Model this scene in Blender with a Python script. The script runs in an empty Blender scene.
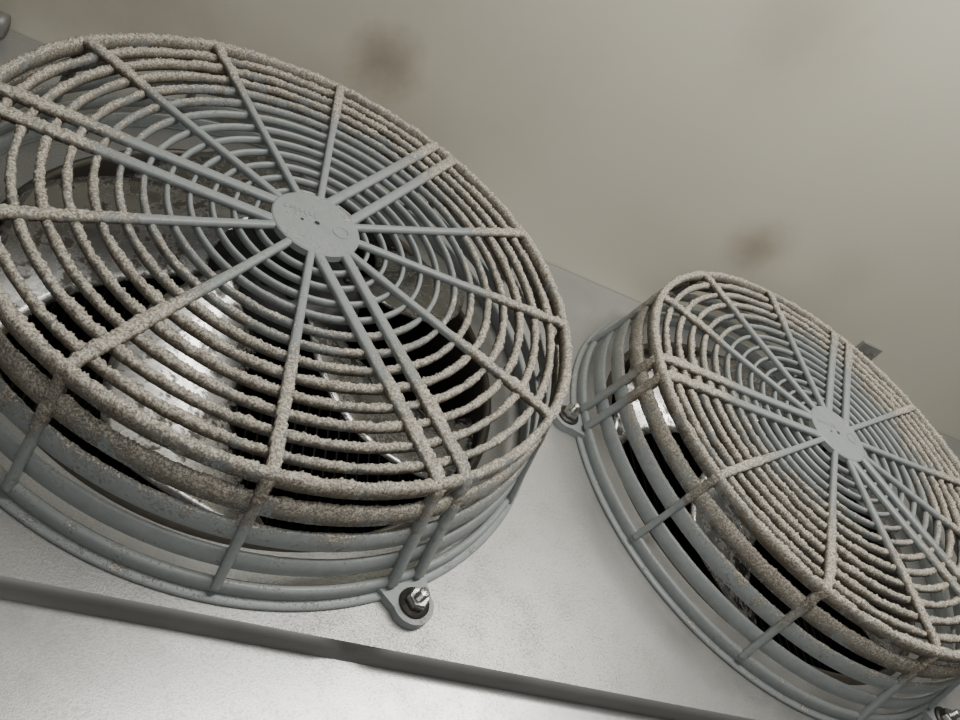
import bpy, bmesh, math
import numpy as np
from mathutils import Vector, Matrix
S=0.25
H=0.465; D=2.468; RB=1.085; E0=1.152; E1=1.13; RH=0.92
scene=bpy.context.scene
# ---------------------------------------------------------------- materials
def newmat(name):
    m=bpy.data.materials.new(name); m.use_nodes=True
    nt=m.node_tree; b=nt.nodes['Principled BSDF']
    return m,nt,b
def N(nt,t,**kw):
    n=nt.nodes.new(t)
    for k,v in kw.items(): setattr(n,k,v)
    return n
def noise(nt,vec,scale,detail=4,rough=.6):
    n=N(nt,'ShaderNodeTexNoise'); n.inputs['Scale'].default_value=scale
    n.inputs['Detail'].default_value=detail; n.inputs['Roughness'].default_value=rough
    nt.links.new(vec,n.inputs['Vector']); return n.outputs['Fac']
def ramp(nt,fac,stops):
    r=N(nt,'ShaderNodeValToRGB'); e=r.color_ramp.elements
    while len(e)<len(stops): e.new(.5)
    for i,(p,c) in enumerate(stops):
        e[i].position=p; e[i].color=(c[0],c[1],c[2],1) if len(c)>=3 else (c[0],)*3+(1,)
    nt.links.new(fac,r.inputs['Fac']); return r.outputs['Color']
def mix(nt,fac,a,b,mode='MIX'):
    n=N(nt,'ShaderNodeMix',data_type='RGBA',blend_type=mode)
    for s,v in ((n.inputs['Factor'],fac),(n.inputs['A'],a),(n.inputs['B'],b)):
        if hasattr(v,'links') or hasattr(v,'is_linked'): nt.links.new(v,s)
        else: s.default_value=v if isinstance(v,float) else (v[0],v[1],v[2],1)
    return n.outputs['Result']
def math_(nt,op,a,b=0.0,clamp=False):
    n=N(nt,'ShaderNodeMath',operation=op); n.use_clamp=clamp
    for s,v in ((n.inputs[0],a),(n.inputs[1],b)):
        if isinstance(v,(int,float)): s.default_value=v
        else: nt.links.new(v,s)
    return n.outputs[0]
def bump(nt,b,h,strength,dist):
    n=N(nt,'ShaderNodeBump'); n.inputs['Strength'].default_value=strength; n.inputs['Distance'].default_value=dist
    nt.links.new(h,n.inputs['Height']); nt.links.new(n.outputs['Normal'],b.inputs['Normal'])

def mat_guard():
    m,nt,b=newmat('dusty_guard_plastic')
    tc=N(nt,'ShaderNodeTexCoord').outputs['Object']
    at=N(nt,'ShaderNodeAttribute',attribute_name='dust').outputs['Fac']
    geo=N(nt,'ShaderNodeNewGeometry'); sep=N(nt,'ShaderNodeSeparateXYZ'); nt.links.new(geo.outputs['Normal'],sep.inputs[0])
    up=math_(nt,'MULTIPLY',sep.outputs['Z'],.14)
    n1=noise(nt,tc,60,4,.7); n2=noise(nt,tc,560,4,.8); n3=noise(nt,tc,18,3)
    f=math_(nt,'ADD',math_(nt,'MULTIPLY',at,.95),math_(nt,'MULTIPLY',math_(nt,'SUBTRACT',n1,.5),1.6))
    f=math_(nt,'ADD',f,math_(nt,'MULTIPLY',math_(nt,'SUBTRACT',n2,.5),2.1))
    f=math_(nt,'ADD',f,up)
    f=ramp(nt,f,[(.42,(0,)),(.58,(1,))])
    dc=ramp(nt,n2,[(.36,(.135,.115,.088)),(.48,(.37,.335,.28)),(.60,(.76,.72,.64))])
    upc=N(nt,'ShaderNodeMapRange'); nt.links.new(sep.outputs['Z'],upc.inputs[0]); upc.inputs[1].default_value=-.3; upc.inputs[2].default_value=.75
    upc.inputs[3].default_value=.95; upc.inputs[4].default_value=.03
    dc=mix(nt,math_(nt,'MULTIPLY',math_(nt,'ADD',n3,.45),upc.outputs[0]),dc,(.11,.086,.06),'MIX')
    pc=ramp(nt,n1,[(.3,(.245,.268,.272)),(.7,(.32,.345,.35))])
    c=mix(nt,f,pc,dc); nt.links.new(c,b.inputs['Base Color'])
    rr=N(nt,'ShaderNodeMapRange'); nt.links.new(f,rr.inputs[0]); rr.inputs[3].default_value=.40; rr.inputs[4].default_value=.95
    nt.links.new(rr.outputs[0],b.inputs['Roughness'])
    hh=math_(nt,'MULTIPLY',n2,f); bump(nt,b,hh,.8,.0016)
    return m
def mat_sheet(name,base,rough,metal,speck=.5,sc=260,bs=.3,dirt=(.30,.285,.25)):
    m,nt,b=newmat(name)
    tc=N(nt,'ShaderNodeTexCoord').outputs['Object']
    n1=noise(nt,tc,5,4); n2=noise(nt,tc,sc,3,.8); n3=noise(nt,tc,30,5,.7)
    lo=[x*.85 for x in base]; hi=[min(1,x*1.10) for x in base]
    c=ramp(nt,n1,[(.3,lo),(.7,hi)])
    d=ramp(nt,math_(nt,'ADD',math_(nt,'MULTIPLY',n2,.7),math_(nt,'MULTIPLY',n3,.3)),[(.50,(0,)),(.60,(speck,))])
    c=mix(nt,d,c,dirt); nt.links.new(c,b.inputs['Base Color'])
    nt.links.new(math_(nt,'MULTIPLY',math_(nt,'SUBTRACT',1.0,d),metal),b.inputs['Metallic'])
    r=N(nt,'ShaderNodeMapRange'); nt.links.new(n3,r.inputs[0]); r.inputs[3].default_value=rough-.08; r.inputs[4].default_value=rough+.12
    nt.links.new(r.outputs[0],b.inputs['Roughness'])
    bump(nt,b,n2,bs,.0006)
    return m
def mat_wall():
    m,nt,b=newmat('stained_painted_wall')
    tc=N(nt,'ShaderNodeTexCoord').outputs['Object']
    n1=noise(nt,tc,1.6,3); n2=noise(nt,tc,16,6,.65)
    c=ramp(nt,n1,[(.3,(.58,.555,.465)),(.7,(.65,.625,.53))])
    tot=None
    for (x,z,r,w) in [(.15,.60,.33,.68),(2.31,.60,.29,.55),(1.6,1.62,.6,.26),(.6,.75,.8,.12),(2.9,.7,.4,.12),(.15,.7,1.2,.15),(-1.2,.6,1.2,.3)]:  # brown smudges first, then wide faint darker areas, strongest at far left
        v=N(nt,'ShaderNodeVectorMath',operation='SUBTRACT'); nt.links.new(tc,v.inputs[0]); v.inputs[1].default_value=(x*S,0,z*S)
        sc=N(nt,'ShaderNodeVectorMath',operation='MULTIPLY'); nt.links.new(v.outputs[0],sc.inputs[0]); sc.inputs[1].default_value=(1,0,1.05)
        l=N(nt,'ShaderNodeVectorMath',operation='LENGTH'); nt.links.new(sc.outputs[0],l.inputs[0])
        g=math_(nt,'DIVIDE',l.outputs['Value'],r*S)
        g=math_(nt,'ADD',g,math_(nt,'MULTIPLY',math_(nt,'SUBTRACT',n2,.5),.8))
        mr=N(nt,'ShaderNodeMapRange',interpolation_type='SMOOTHERSTEP'); nt.links.new(g,mr.inputs[0])
        mr.inputs[1].default_value=-.15; mr.inputs[2].default_value=1; mr.inputs[3].default_value=w; mr.inputs[4].default_value=0
        tot=mr.outputs[0] if tot is None else math_(nt,'MAXIMUM',tot,mr.outputs[0])
    c=mix(nt,tot,c,(.17,.13,.09)); nt.links.new(c,b.inputs['Base Color'])
    b.inputs['Roughness'].default_value=.4
    bump(nt,b,noise(nt,tc,300,2),.08,.0006)
    return m
def mat_plain(name,col,rough,metal=0,sc=60):
    m,nt,b=newmat(name)
    tc=N(nt,'ShaderNodeTexCoord').outputs['Object']; n=noise(nt,tc,sc,4)
    c=ramp(nt,n,[(.3,[x*.75 for x in col]),(.7,[min(1,x*1.15) for x in col])]); nt.links.new(c,b.inputs['Base Color'])
    b.inputs['Roughness'].default_value=rough; b.inputs['Metallic'].default_value=metal
    bump(nt,b,n,.3,.001)
    return m
GUARD=mat_guard()
SHEET=mat_sheet('galvanised_sheet',(.43,.435,.43),.36,.7,.75,520,.25,(.26,.25,.22))
LIP=mat_sheet('brushed_sheet_lip',(.62,.63,.625),.30,.8,.35,620,.12)
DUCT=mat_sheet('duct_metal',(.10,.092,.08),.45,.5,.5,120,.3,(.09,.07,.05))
BLADE=mat_sheet('dirty_aluminium_blade',(.50,.50,.49),.25,1.,.97,60,.3,(.06,.052,.042))
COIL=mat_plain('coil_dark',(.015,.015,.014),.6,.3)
EDGE=mat_plain('dark_folded_edge',(.19,.19,.185),.5,.4,8)
MOTOR=mat_plain('motor_black',(.025,.025,.026),.45,.2)
STEEL=mat_plain('bolt_steel',(.55,.55,.53),.3,1.,300)
RUST=mat_plain('dark_washer',(.06,.055,.05),.5,.6,300)
WALL=mat_wall()
# ---------------------------------------------------------------- mesh helper
class MB:
    def __init__(s,seed=0): s.v=[];s.f=[];s.d=[];s.n=0;s.rng=np.random.default_rng(seed)
    def add(s,V,F,Dd=None):
        V=np.asarray(V,float); s.v.append(V); s.f+= [tuple(i+s.n for i in f) for f in F]
        s.d.append(np.zeros(len(V)) if Dd is None else Dd); s.n+=len(V)
    def obj(s,name,mat,parent=None,smooth=True,loc=(0,0,0)):
        me=bpy.data.meshes.new(name); me.from_pydata((np.concatenate(s.v)*S).tolist(),[],s.f)
        a=me.attributes.new('dust','FLOAT','POINT'); a.data.foreach_set('value',np.concatenate(s.d).astype(np.float32))
        bm=bmesh.new(); bm.from_mesh(me); bmesh.ops.recalc_face_normals(bm,faces=bm.faces); bm.to_mesh(me); bm.free()
        me.polygons.foreach_set('use_smooth',[smooth]*len(me.polygons))
        me.materials.append(mat)
        o=bpy.data.objects.new(name,me); scene.collection.objects.link(o); o.location=[c*S for c in loc]
        if parent: o.parent=parent
        return o
def smooth_(x,a,b): t=np.clip((x-a)/(b-a),0,1); return t*t*(3-2*t)
def sweep(mb,C,A,B,prof,closed,dustfn=None,amp=.012):
    n=len(C);k=len(prof); prof=np.array(prof)
    off=A[:,None,:]*prof[None,:,0:1]+B[:,None,:]*prof[None,:,1:2]
    V=C[:,None,:]+off
    d=np.zeros((n,k))
    if dustfn is not None:
        d=dustfn(V[...,0],V[...,1],V[...,2])
        nr=off/(np.linalg.norm(off,axis=2,keepdims=True)+1e-9)
        low=mb.rng.random((n//3+3,k)); low=np.stack([np.interp(np.arange(n)/3,np.arange(len(low)),low[:,j]) for j in range(k)],1)
        low2=mb.rng.random(n//12+3); low2=np.interp(np.arange(n)/12,np.arange(len(low2)),low2)
        g=mb.rng.random((n,k))**2
        up=np.clip(nr[...,2]*.5+.5,.15,1.0)
        V=V+nr*(amp*d*up*(.05+.5*low+.6*low2[:,None]+.6*g))[...,None]
        d=d*(.66+.50*low2[:,None])
    V=V.reshape(-1,3)
    F=[]
    m=n if closed else n-1
    for i in range(m):
        i2=(i+1)%n
        for j in range(k):
            j2=(j+1)%k; F.append((i*k+j,i2*k+j,i2*k+j2,i*k+j2))
    if not closed: F.append(tuple(range(k))); F.append(tuple((n-1)*k+j for j in range(k)))
    mb.add(V,F,d.ravel())
def rrect(w,h,c=.3):
    w/=2;h/=2;c=c*min(w,h)*2
    return [(w,-h+c),(w,0),(w,h-c),(w-c,h),(-w+c,h),(-w,h-c),(-w,0),(-w,-h+c),(-w+c,-h),(w-c,-h)]
def ring(mb,r,z,w,h,dfn,n,tilt=0,amp=.012):
    t=np.linspace(0,2*np.pi,n,endpoint=False); c=np.cos(t);s=np.sin(t);o=0*t
    C=np.stack([r*c,r*s,o+z],1); A=np.stack([c,s,o],1); B=np.stack([c*tilt,s*tilt,o+1],1)
    sweep(mb,C,A,B,rrect(w,h),True,dfn,amp)
def lathe(mb,prof,n=96,cx=0,cy=0,cap=False):
    t=np.linspace(0,2*np.pi,n,endpoint=False);k=len(prof)
    V=[(cx+r*math.cos(a),cy+r*math.sin(a),z) for a in t for r,z in prof]
    F=[(i*k+j,((i+1)%n)*k+j,((i+1)%n)*k+j+1,i*k+j+1) for i in range(n) for j in range(k-1)]
    mb.add(V,F)
def box(mb,x0,x1,y0,y1,z0,z1):
    V=[(x,y,z) for x in (x0,x1) for y in (y0,y1) for z in (z0,z1)]
    mb.add(V,[(0,1,3,2),(4,6,7,5),(0,4,5,1),(2,3,7,6),(0,2,6,4),(1,5,7,3)])
# ---------------------------------------------------------------- fan
NR=13
def build_fan(name,cx,seed):
    root=bpy.data.objects.new(name,None); scene.collection.objects.link(root); root.location=(cx*S,0,0)
    ph=np.random.default_rng(seed).random(6)*6.28
    def dust(x,y,z):
        r=np.hypot(x,y); a=np.arctan2(y,x)
        st=.44+.12*(y/np.maximum(r,.01))
        base=smooth_(r,st-.06,st+.36)
        patch=.5+.5*np.sin(2*a+ph[0]+3*r)*np.sin(5*a+ph[1])
        d=base*(.70+.27*patch)
        d=np.where(z<H-.05,d*(.12+.88*smooth_(z,.17,H-.06)),d)
        return np.clip(d,0.0,1)
    def dust_bar(x,y,z):
        r=np.hypot(x,y); return dust(x,y,z)*(.35+.65*smooth_(r,.5,.8))
    mb=MB(seed)
    for i in range(NR):
        r=.195+(1.0-.195)*i/(NR-1)
        n=int(260+1000*r)
        w=.014 if i<NR-1 else .022
        ring(mb,r,H-.024,w,.028 if i<NR-1 else .050,dust,n,amp=.0135)
    for z in (.352,.247,.142):
        r=1.0+(RB-1.0)*(1-z/H)
        ring(mb,r,z-.002,.015,.062,dust,1100,tilt=-.2,amp=.011)
    ring(mb,RB,.036,.026,.066,dust,500,amp=.004)
    ring(mb,RB+.012,.008,.05,.018,dust,400,amp=.003)
    def bar(ang,off,w,r0):
        path=[]
        L=[(r0,H),(.955,H),(.985,H-.006),(1.003,H-.025),(1.010,H-.06),(RB+.012,.05)]
        for (a0,b0),(a1,b1) in zip(L[:-1],L[1:]):
            m=max(2,int(math.hypot(a1-a0,b1-b0)/.006))
            for q in range(m): path.append((a0+(a1-a0)*q/m,b0+(b1-b0)*q/m))
        path.append(L[-1]); path=np.array(path)
        T=np.gradient(path,axis=0); T/=np.linalg.norm(T,axis=1)[:,None]
        nn=np.stack([-T[:,1],T[:,0]],1)
        er=np.array([math.cos(ang),math.sin(ang),0]); et=np.array([-er[1],er[0],0]); ez=np.array([0,0,1.])
        C=path[:,:1]*er+path[:,1:]*ez+et*off
        A=np.repeat(et[None],len(C),0); B=nn[:,:1]*er+nn[:,1:]*ez
        sweep(mb,C,A,B,rrect(w,.024,.18),False,dust_bar,.014)
    for k in range(1,13):
        a=math.radians(180-30*(k-3))
        if k in (3,7,11):
            bar(a,.050,.034,.10); bar(a,-.050,.034,.10)
        else: bar(a,0,.025,.12)
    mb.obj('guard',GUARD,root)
    # hub plate
    hb=MB(seed)
    n=96; pr=[(.152*math.cos(2*math.pi*i/n),.152*math.sin(2*math.pi*i/n)) for i in range(n)]
    V=[(x,y,H-.012) for x,y in pr]+[(x,y,H+.012) for x,y in pr]+[(x*.97,y*.97,H+.016) for x,y in pr]
    F=[(i,(i+1)%n,n+(i+1)%n,n+i) for i in range(n)]+[(n+i,n+(i+1)%n,2*n+(i+1)%n,2*n+i) for i in range(n)]
    F+=[tuple(2*n+i for i in range(n)),tuple(range(n))]
    hb.add(V,F)
    for (x,y,r,h) in [(.0,.0,.012,.001),(.085,.0,.03,.002)]:
        lathe(hb,[(r,H+.014),(r,H+.016+h),(r*.8,H+.016+h),(r*.76,H+.0163)],32,x,y)
    for i in range(7): box(hb,-.115+.017*i,-.106+.017*i,.02+.004*(i%2),.045,H+.014,H+.0178)
    hb.obj('hub_plate',GUARD,root,smooth=False)
    hd=MB(1); lathe(hd,[(.0001,H+.0166),(.009,H+.0166)],20,0,0); lathe(hd,[(.0001,H+.0166),(.006,H+.0166)],16,-.05,-.01); hd.obj('hub_holes',MOTOR,root,False)
    for j,q in enumerate((180,60,-60)):
        a=math.radians(q); lx,ly=1.17*math.cos(a),1.17*math.sin(a)
        lb=MB(1); pts=[]
        for t in np.linspace(-math.pi*.55,math.pi*.55,24): pts.append((1.17+.068*math.cos(t),.068*math.sin(t)))
        pts=[(1.07,-.11),(1.10,-.085)]+pts+[(1.10,.085),(1.07,.11)]
        n=len(pts); ca,sa=math.cos(a),math.sin(a)
        R=lambda p,z:(p[0]*ca-p[1]*sa,p[0]*sa+p[1]*ca,z)
        V=[R(p,.002) for p in pts]+[R(p,.036) for p in pts]
        lb.add(V,[(i,(i+1)%n,n+(i+1)%n,n+i) for i in range(n)]+[tuple(range(n)),tuple(range(n,2*n))],np.full(2*n,.05))
        lb.obj('mounting_lug_%d'%(j+1),GUARD,root,smooth=False)
        wb=MB(1); lathe(wb,[(.0001,.036),(.048,.036),(.050,.041),(.048,.046),(.0001,.046)],40,lx,ly); wb.obj('washer_%d'%(j+1),RUST,root)
        nb=MB(1); lathe(nb,[(.03,.046),(.035,.05),(.035,.074),(.03,.079),(.0001,.079)],6,lx,ly)
        prof=[]
        for i in range(9): prof+= [(.0165,.076+i*.0045),(.0135,.0783+i*.0045)]
        lathe(nb,prof+[(.0001,.118)],20,lx,ly); nb.obj('nut_and_stud_%d'%(j+1),STEEL,root,smooth=False)
    mt=MB(2); lathe(mt,[(.0001,.30),(.16,.30),(.22,.285),(.26,.25),(.27,.2),(.27,-.05),(.24,-.1),(.0001,-.1)],72)
    for i in range(12):
        a=i*math.pi/6
        lathe(mt,[(.0001,.308),(.012,.308),(.014,.298)],12,.18*math.cos(a),.18*math.sin(a))
    mt.obj('motor',MOTOR,root)
    bl=MB(3); nb_=5
    for b in range(nb_):
        a0=2*math.pi*b/nb_+ (math.radians(-122) if seed==1 else math.radians(-150))
        U,W=22,14; V=[]
        for i in range(U):
            u=i/(U-1); r=.24+.64*u
            for j in range(W):
                w=j/(W-1)-.5
                chord=.85-.20*u
                a=a0+w*chord*(1.0)+.45*u*u
                z=.22-(w*.15*(1+.2*u))+.02*math.cos(w*math.pi)-.20*u
                V.append((r*math.cos(a),r*math.sin(a),z))
        n=len(V); V2=[(x,y,z-.012) for x,y,z in V]
        F=[]
        for i in range(U-1):
            for j in range(W-1):
                q=(i*W+j,i*W+j+1,(i+1)*W+j+1,(i+1)*W+j); F.append(q); F.append(tuple(n+t for t in q[::-1]))
        for i in range(U-1):
            for j in (0,W-1): F.append((i*W+j,(i+1)*W+j,n+(i+1)*W+j,n+i*W+j))
        for j in range(W-1):
            for i in (0,U-1): F.append((i*W+j,i*W+j+1,n+i*W+j+1,n+i*W+j))
        bl.add(V+V2,F)
    bl.obj('impeller_blades',BLADE,root)
    return root
build_fan('axial_fan',0,1)
build_fan('axial_fan',D,7)
# ---------------------------------------------------------------- housing
hs=bpy.data.objects.new('evaporator_housing',None); scene.collection.objects.link(hs)
X0,X1=-3.2,6.4
p=MB(0); T=1.12
for cx in (0,D):
    n=128; V=[];
    for i in range(n):
        a=2*math.pi*i/n; c,s=math.cos(a),math.sin(a); m=T/max(abs(c),abs(s))
        V+=[(cx+RH*c,s*RH,0),(cx+m*c,m*s,0)]
    p.add(V,[(2*i,2*i+1,2*((i+1)%n)+1,2*((i+1)%n)) for i in range(n)])
def quad(mb,x0,x1,y0,y1,z=0.):
    mb.add([(x0,y0,z),(x1,y0,z),(x1,y1,z),(x0,y1,z)],[(0,1,2,3)])
quad(p,X0,-T,-T,T);quad(p,T,D-T,-T,T);quad(p,D+T,X1,-T,T);quad(p,X0,X1,-E0,-T);quad(p,X0,X1,T,E1)
p.obj('face_panel',SHEET,hs,smooth=False)
e=MB(0)
xs=np.linspace(X0,X1,400); V=[];F=[]
dent=.03*np.exp(-((xs-.42)/.05)**2)
for x,dd in zip(xs,dent):
    V+=[(x,-E0,0.0),(x,-E0-.012+dd*.5,-.004-dd),(x,-E0-.02+dd*.6,-.02-dd),(x,-E0-.02,-.08)]
for i in range(len(xs)-1):
    for j in range(3): F.append((4*i+j,4*i+4+j,4*i+5+j,4*i+1+j))
e.add(V,F); e.obj('folded_edge',EDGE,hs)
l=MB(0); box(l,X0,X1,-3.2,-E0-.02,-.12,-.08); l.obj('lower_tray',LIP,hs,smooth=False)
d=MB(0)
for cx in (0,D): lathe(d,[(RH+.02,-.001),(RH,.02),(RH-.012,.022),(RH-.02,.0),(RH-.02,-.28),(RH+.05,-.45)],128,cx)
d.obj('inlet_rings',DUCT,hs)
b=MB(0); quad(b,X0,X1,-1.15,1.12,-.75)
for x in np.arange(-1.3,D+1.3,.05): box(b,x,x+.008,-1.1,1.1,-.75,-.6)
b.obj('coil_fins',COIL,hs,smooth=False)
# ---------------------------------------------------------------- wall
w=MB(0); w.add([(-6,0,-1.5),(9,0,-1.5),(9,0,6),(-6,0,6)],[(0,1,2,3)])
w.obj('wall_back',WALL,None,False,(0,E1+.004,0))
br=bpy.data.objects.new('wall_bolt_bracket',None); scene.collection.objects.link(br)
q=MB(0); box(q,3.40,3.56,E1-.02,E1+.002,.27,.38); box(q,3.40,3.56,E1-.10,E1-.02,.27,.29); q.obj('bracket_plate',SHEET,br,False)
q=MB(0); lathe(q,[(.0001,.29),(.03,.29),(.03,.32),(.014,.32),(.014,.36),(.0001,.36)],12,3.48,E1-.06); q.obj('bracket_bolt',STEEL,br,False)
q=MB(0)
t=np.linspace(0,1,40); C=np.stack([-1.25-.9*t,1.04+0*t,.06+.0*t],1)
A=np.repeat([[0,1.,0]],40,0);B=np.repeat([[0,0,1.]],40,0)
sweep(q,C,A,B,[(.05*math.cos(a),.05*math.sin(a)) for a in np.linspace(0,6.283,16,endpoint=False)],False)
q.obj('cable_conduit',EDGE,None)
# ---------------------------------------------------------------- lights
def area(name,loc,tgt,sx,sy,power,col):
    L=bpy.data.lights.new(name,'AREA'); L.shape='RECTANGLE'; L.size=sx*S; L.size_y=sy*S; L.energy=power; L.color=col
    o=bpy.data.objects.new(name,L); scene.collection.objects.link(o); o.location=[c*S for c in loc]
    o.rotation_euler=(Vector(tgt)-Vector(loc)).to_track_quat('-Z','Y').to_euler(); return o
area('fluorescent_lamp',(1.9,-.2,4.3),(1.8,0,0),4.2,.6,14.5,(1,.975,.905))
area('front_fill',(-.8,-4.0,4.6),(.8,0,0),3.0,2.0,2.6,(1,.98,.93))  # added fill from the camera side to brighten the guard sides; no fixture
wd=bpy.data.worlds.new('room_ambient'); scene.world=wd; wd.use_nodes=True
wd.node_tree.nodes['Background'].inputs[0].default_value=(.86,.86,.83,1)
wd.node_tree.nodes['Background'].inputs[1].default_value=.12
# ---------------------------------------------------------------- camera
R=[[0.8713,-0.0454,0.4886],[0.3158,-0.7103,-0.629],[0.3757,0.7024,-0.6046]]
M=Matrix(((R[0][0],-R[1][0],-R[2][0]),(R[0][1],-R[1][1],-R[2][1]),(R[0][2],-R[1][2],-R[2][2]))).to_4x4()
M.translation=Vector((-.34551,-2.13401,1.99891))*S
cam=bpy.data.cameras.new('camera'); co=bpy.data.objects.new('camera',cam); scene.collection.objects.link(co)
co.matrix_world=M; cam.sensor_width=36; cam.lens=1.10274*700/960*36; cam.clip_start=.01
scene.camera=co
